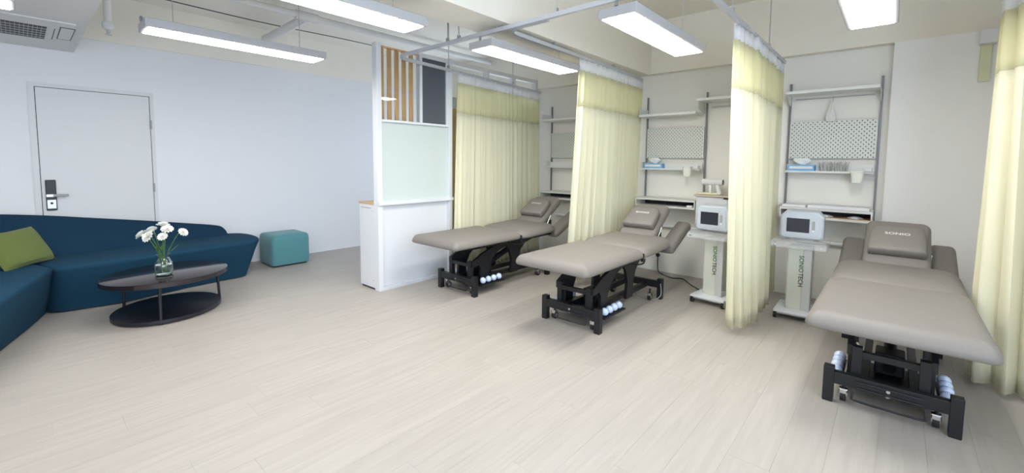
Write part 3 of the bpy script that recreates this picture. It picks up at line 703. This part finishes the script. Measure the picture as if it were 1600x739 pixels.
# vase with flowers
VX, VY = -4.77, .80
v = thing('glass_vase', 'round clear glass vase of water on the dark coffee table', 'vase', (VX, VY, .38))
prof = [(.045, 0), (.062, .01), (.070, .06), (.066, .11), (.045, .145), (.040, .16), (.052, .185), (.048, .186), (.036, .16), (.041, .146), (.061, .11), (.065, .06), (.057, .014), (.001, .012)]
obj('glass_body', lathe(prof, 28, cap=False), 'glass', v, True)
obj('water', lathe([(.001, .0125), (.056, .015), (.064, .06), (.062, .095), (.001, .095)], 24, cap=False), mat('water', (.85, .95, .85), .02, trans=1, ior=1.33), v, True)
heads = [(-.13, -.12, .385, -.5), (-.10, -.075, .415, -.4), (-.04, -.045, .37, -.2), (.02, -.03, .455, .1), (.06, .05, .425, .3), (.05, .0, .38, .2), (.10, .16, .405, .6)]
for i, (dx, dy, hz, tl) in enumerate(heads):
    names = ['drooping white flower farthest left in the vase', 'upper left white flower in the vase', 'large open white flower facing forward, left of centre', 'topmost white flower in the vase', 'white flower right of the topmost one', 'low white flower at the centre of the vase', 'lone white flower leaning out to the right']
    # axis across the view: use the camera right vector
    px = rt.x*(dx*.9)+.0; ff = thing('flower', names[i], 'flower', (VX, VY, .38), 0, 'white flowers in the vase')
    R_ = Vector((rt.x, rt.y, 0)); Fd = Vector((-fw.x, -fw.y, 0)).normalized()
    hp = R_*[-.155, -.118, -.062, .012, .062, .048, .178][i]+Fd*[.02, -.04, .06, 0, .02, .05, 0][i]+Vector((0, 0, [.352, .383, .345, .432, .40, .345, .375][i]))
    base = Vector((random.uniform(-.02, .02), random.uniform(-.02, .02), .025)); mid = Vector((hp.x*.25, hp.y*.25, .2))
    obj('stem', tube(smoothpath([base, mid, hp*.75+Vector((0, 0, hp.z*.2)), hp], 5), .0045, 6), 'stem', ff, True)
    ax = (Vector((hp.x, hp.y, 0))*2.0+Vector((0, 0, .28))+Fd*[.05, .0, .35, 0, .1, .25, .1][i]).normalized()
    q = Vector((0, 0, 1)).rotation_difference(ax).to_matrix().to_4x4()
    bm = lathe([(.002, -.008), (.012, -.004), (.016, .004)], 10)
    sz = [.050, .046, .054, .052, .050, .042, .043][i]
    for lay, (n, r, tilt, zz) in enumerate(((12, 1.0, .25, .0), (11, .85, .55, .006), (9, .62, .95, .010), (6, .40, 1.25, .012))):
        for k in range(n):
            a = 2*PI*k/n+lay*.4; pb = bmesh.new(); L = sz*r
            vs_ = [[pb.verts.new((u*L, s*L*.34*math.sin(PI*(.12+.80*u)), .10*L*math.sin(u*PI)+(0 if s == 0 else .12*L*u))) for s in (-1, 0, 1)] for u in (.05, .4, .75, 1)]
            for A_, B_ in zip(vs_, vs_[1:]):
                for s in (0, 1): pb.faces.new((A_[s], A_[s+1], B_[s+1], B_[s]))
            merge(bm, pb, Matrix.Translation((0, 0, zz))@Matrix.Rotation(a, 4, 'Z')@Matrix.Rotation(-tilt, 4, 'Y'))
    bm.transform(Matrix.Translation(hp)@q)
    obj('blossom', bm, 'petal', ff, True)
    if i % 2 == 0:
        bm = bmesh.new(); c0 = Vector((hp.x*.3, hp.y*.3, .2)); d = Vector((math.cos(i*1.3), math.sin(i*1.3), .9)).normalized(); sd = d.cross(Vector((0, 0, 1))).normalized()
        vs_ = [bm.verts.new(c0+d*u+sd*s) for u, s in ((0, 0), (.03, .012), (.07, .010), (.10, 0), (.07, -.010), (.03, -.012))]; bm.faces.new(vs_)
        o = obj('leaf', bm, 'stem', ff); sm = o.modifiers.new('thick', 'SOLIDIFY'); sm.thickness = .001

# ottoman
t = thing('ottoman', 'teal cube stool standing by the wall right of the sofa', 'stool', (-6.19, 2.345, 0), 0)
rings = []
for s, z, r in ((.90, .018, .03), (.97, .022, .045), (1.0, .06, .055), (1.0, .20, .055), (1.0, .345, .055), (.97, .39, .05), (.90, .41, .045), (.70, .418, .03), (.3, .42, .02)):
    rings.append([(x, y, z) for x, y in rrect(.485*s, .485*s, r*s)])
obj('upholstery', loft(rings), 'teal', t, 50)
obj('plinth', box(-.205, .205, -.20, .20, 0, .02), 'black', t)

# sofa
t = thing('sofa', 'long curved dark blue sofa along the wall under the door', 'sofa')
def rs(pts, n):  # resample closed polygon
    P = [Vector((p[0], p[1], 0)) for p in pts]; P.append(P[0]); d = [0]
    for a, b_ in zip(P, P[1:]): d.append(d[-1]+(b_-a).length)
    out = []
    for k in range(n):
        x = d[-1]*k/n
        for i in range(len(P)-1):
            if x <= d[i+1]+1e-9: out.append(P[i].lerp(P[i+1], (x-d[i])/max(1e-9, d[i+1]-d[i]))); break
    return out
def module(topP, baseP, name, ztop=.455, m='blue2'):
    rings = []
    c = sum((Vector((p[0], p[1], 0)) for p in topP), Vector())/len(topP)
    cb = sum((Vector((p[0], p[1], 0)) for p in baseP), Vector())/len(baseP)
    def mk(f, z, ins=0):
        r = []
        for a, b_ in zip(topP, baseP):
            p = Vector((b_[0], b_[1], 0)).lerp(Vector((a[0], a[1], 0)), f)
            if ins: dd = (c-p); p = p+dd.normalized()*min(ins, dd.length*.6)
            r.append((p.x, p.y, z))
        return r
    rings = [mk(0, .012, .01), mk(.0, .03), mk(.35, ztop*.35), mk(.7, ztop*.68), mk(.96, ztop-.05), mk(1, ztop-.028), mk(1, ztop-.012, .010), mk(1, ztop-.003, .03), mk(1, ztop+.004, .08)]
    return obj(name, loft(rings), m, t, 60)
# long module: outlines given point for point
top1 = [(-6.36, 1.55), (-6.36, 1.80), (-6.22, 1.90), (-6.0, 1.93), (-5.78, 1.90), (-5.63, 1.80), (-5.585, 1.65), (-5.56, 1.45), (-5.52, 1.2), (-5.46, .9), (-5.40, .6), (-5.395, .35), (-5.42, .165), (-5.9, .02), (-6.45, -.14), (-6.45, .5), (-6.42, 1.1)]
bas1 = [(-6.34, 1.50), (-6.30, 1.66), (-6.20, 1.74), (-6.02, 1.77), (-5.86, 1.765), (-5.76, 1.73), (-5.745, 1.58), (-5.72, 1.42), (-5.67, 1.15), (-5.60, .88), (-5.53, .6), (-5.56, .33), (-5.63, .12), (-5.95, .02), (-6.4, -.12), (-6.42, .5), (-6.40, 1.1)]
def sm2(A): 
    Q = smoothpath([(a[0], a[1], 0) for a in A], 3, closed=True); return [(q.x, q.y) for q in Q]
module(sm2(top1), sm2(bas1), 'long_seat')
top2 = [(-5.43, .155), (-5.0, .03), (-4.45, -.11), (-4.0, -.26), (-3.75, -.45), (-3.75, -.80), (-3.95, -1.05), (-4.6, -.98), (-5.3, -.85), (-6.0, -.6), (-6.45, -.16), (-5.9, .01)]
bas2 = [(-5.64, .105), (-5.2, -.01), (-4.70, -.155), (-4.2, -.33), (-3.95, -.5), (-3.95, -.78), (-4.1, -.95), (-4.65, -.92), (-5.3, -.8), (-5.95, -.58), (-6.4, -.15), (-5.95, .0)]
def sub(A, n=3):
    out = []
    for i, a in enumerate(A):
        b_ = A[(i+1) % len(A)]
        for k in range(n): out.append((a[0]+(b_[0]-a[0])*k/n, a[1]+(b_[1]-a[1])*k/n))
    return out
module(sub(top2), sub(bas2), 'corner_seat')
# backrest: stations (front-bottom xy, top-centre xy, top z, back xy)
st = [((-6.20, 1.72), (-6.33, 1.70), .50, (-6.36, 1.72)), ((-6.18, 1.66), (-6.33, 1.65), .555, (-6.40, 1.67)), ((-6.175, 1.55), (-6.34, 1.55), .585, (-6.45, 1.55)), ((-6.15, 1.3), (-6.35, 1.3), .63, (-6.48, 1.3)),
      ((-6.11, .9), (-6.36, .9), .70, (-6.50, .9)), ((-6.06, .5), (-6.36, .5), .765, (-6.51, .5)), ((-5.98, .17), (-6.36, .15), .822, (-6.51, .15)), ((-5.82, -.06), (-6.30, -.2), .868, (-6.50, -.25)),
      ((-5.55, -.20), (-6.05, -.52), .90, (-6.25, -.68)), ((-5.2, -.38), (-5.6, -.78), .90, (-5.75, -.95)), ((-4.7, -.50), (-4.9, -.92), .86, (-4.95, -1.06)), ((-4.2, -.62), (-4.25, -.95), .72, (-4.28, -1.06))]
S = []
keys = [Vector((a[0], a[1], 0)) for a, *_ in st]
def interp(sel, n=4):
    return smoothpath([sel(s) for s in st], n)
Fb = interp(lambda s: (s[0][0], s[0][1], 0)); Tp = interp(lambda s: (s[1][0], s[1][1], s[2])); Bk = interp(lambda s: (s[3][0], s[3][1], 0))
rings = []
for a, b_, c in zip(Fb, Tp, Bk):
    d = (Vector((c.x, c.y, 0))-Vector((a.x, a.y, 0))).normalized(); T = Vector((b_.x, b_.y, b_.z))
    zb = .45
    p0 = Vector((a.x, a.y, zb)); p1 = T+(-d)*.045+Vector((0, 0, -.03)); mid = p0.lerp(p1, .5)+Vector((0, 0, .0))-d*.012
    bk = Vector((c.x, c.y, .1)); bt = Vector((c.x, c.y, max(b_.z-.04, zb+.01)))
    rings.append([tuple(q) for q in (p0, mid, p1, T-d*.025+Vector((0, 0, -.008)), T, T+d*.03+Vector((0, 0, -.008)), bt, bk, Vector((a.x+d.x*.03, a.y+d.y*.03, .1)))])
obj('backrest', loft(rings), 'blue', t, 60)
# green cushion
def cushion(w, h, tk):
    n = 14; bm = bmesh.new(); g = {}
    for side in (1, -1):
        for i in range(n+1):
            for j in range(n+1):
                u = i/n*2-1; v_ = j/n*2-1
                if side == -1 and (i in (0, n) or j in (0, n)): g[side, i, j] = g[1, i, j]; continue
                pin = 1-.06*(1-abs(v_))**1*abs(u)**6; pin2 = 1-.06*(1-abs(u))*abs(v_)**6
                th = tk/2*((1-u**4)*(1-v_**4))**.45
                g[side, i, j] = bm.verts.new((u*w/2*pin, side*th, v_*h/2*pin2))
    for side in (1, -1):
        for i in range(n):
            for j in range(n): bm.faces.new((g[side, i, j], g[side, i+1, j], g[side, i+1, j+1], g[side, i, j+1]))
    return bm
t = thing('cushion', 'olive green square cushion leaning against the sofa back', 'cushion', (-5.90, -.08, .615), 0)
cu = obj('cover', cushion(.46, .35, .12), 'green', t, True)
U = Vector((-.70, .62, .03)).normalized(); V = Vector((-.17, -.07, .285)); V = (V-U*V.dot(U)).normalized(); W_ = V.cross(U)
mm = Matrix((U, -W_, V)).transposed().to_4x4(); ctr = Vector((-5.80, .175, .475))-U*.215+V*.165
mm.translation = ctr; t.matrix_world = mm
# white bracket box and pale board by the right curtain
tag(obj('rail_bracket', box(.455, .56, 5.26, 5.36, 2.40, 2.51, bev=.004), 'paper'), 'small white box high on the pillar beside the right curtain', 'bracket')
tag(obj('wall_board', box(.47, .535, 5.335, 5.36, 2.10, 2.40, bev=.002), 'holder'), 'pale board hanging under the small white box beside the right curtain', 'board')
print('planks', cnt)
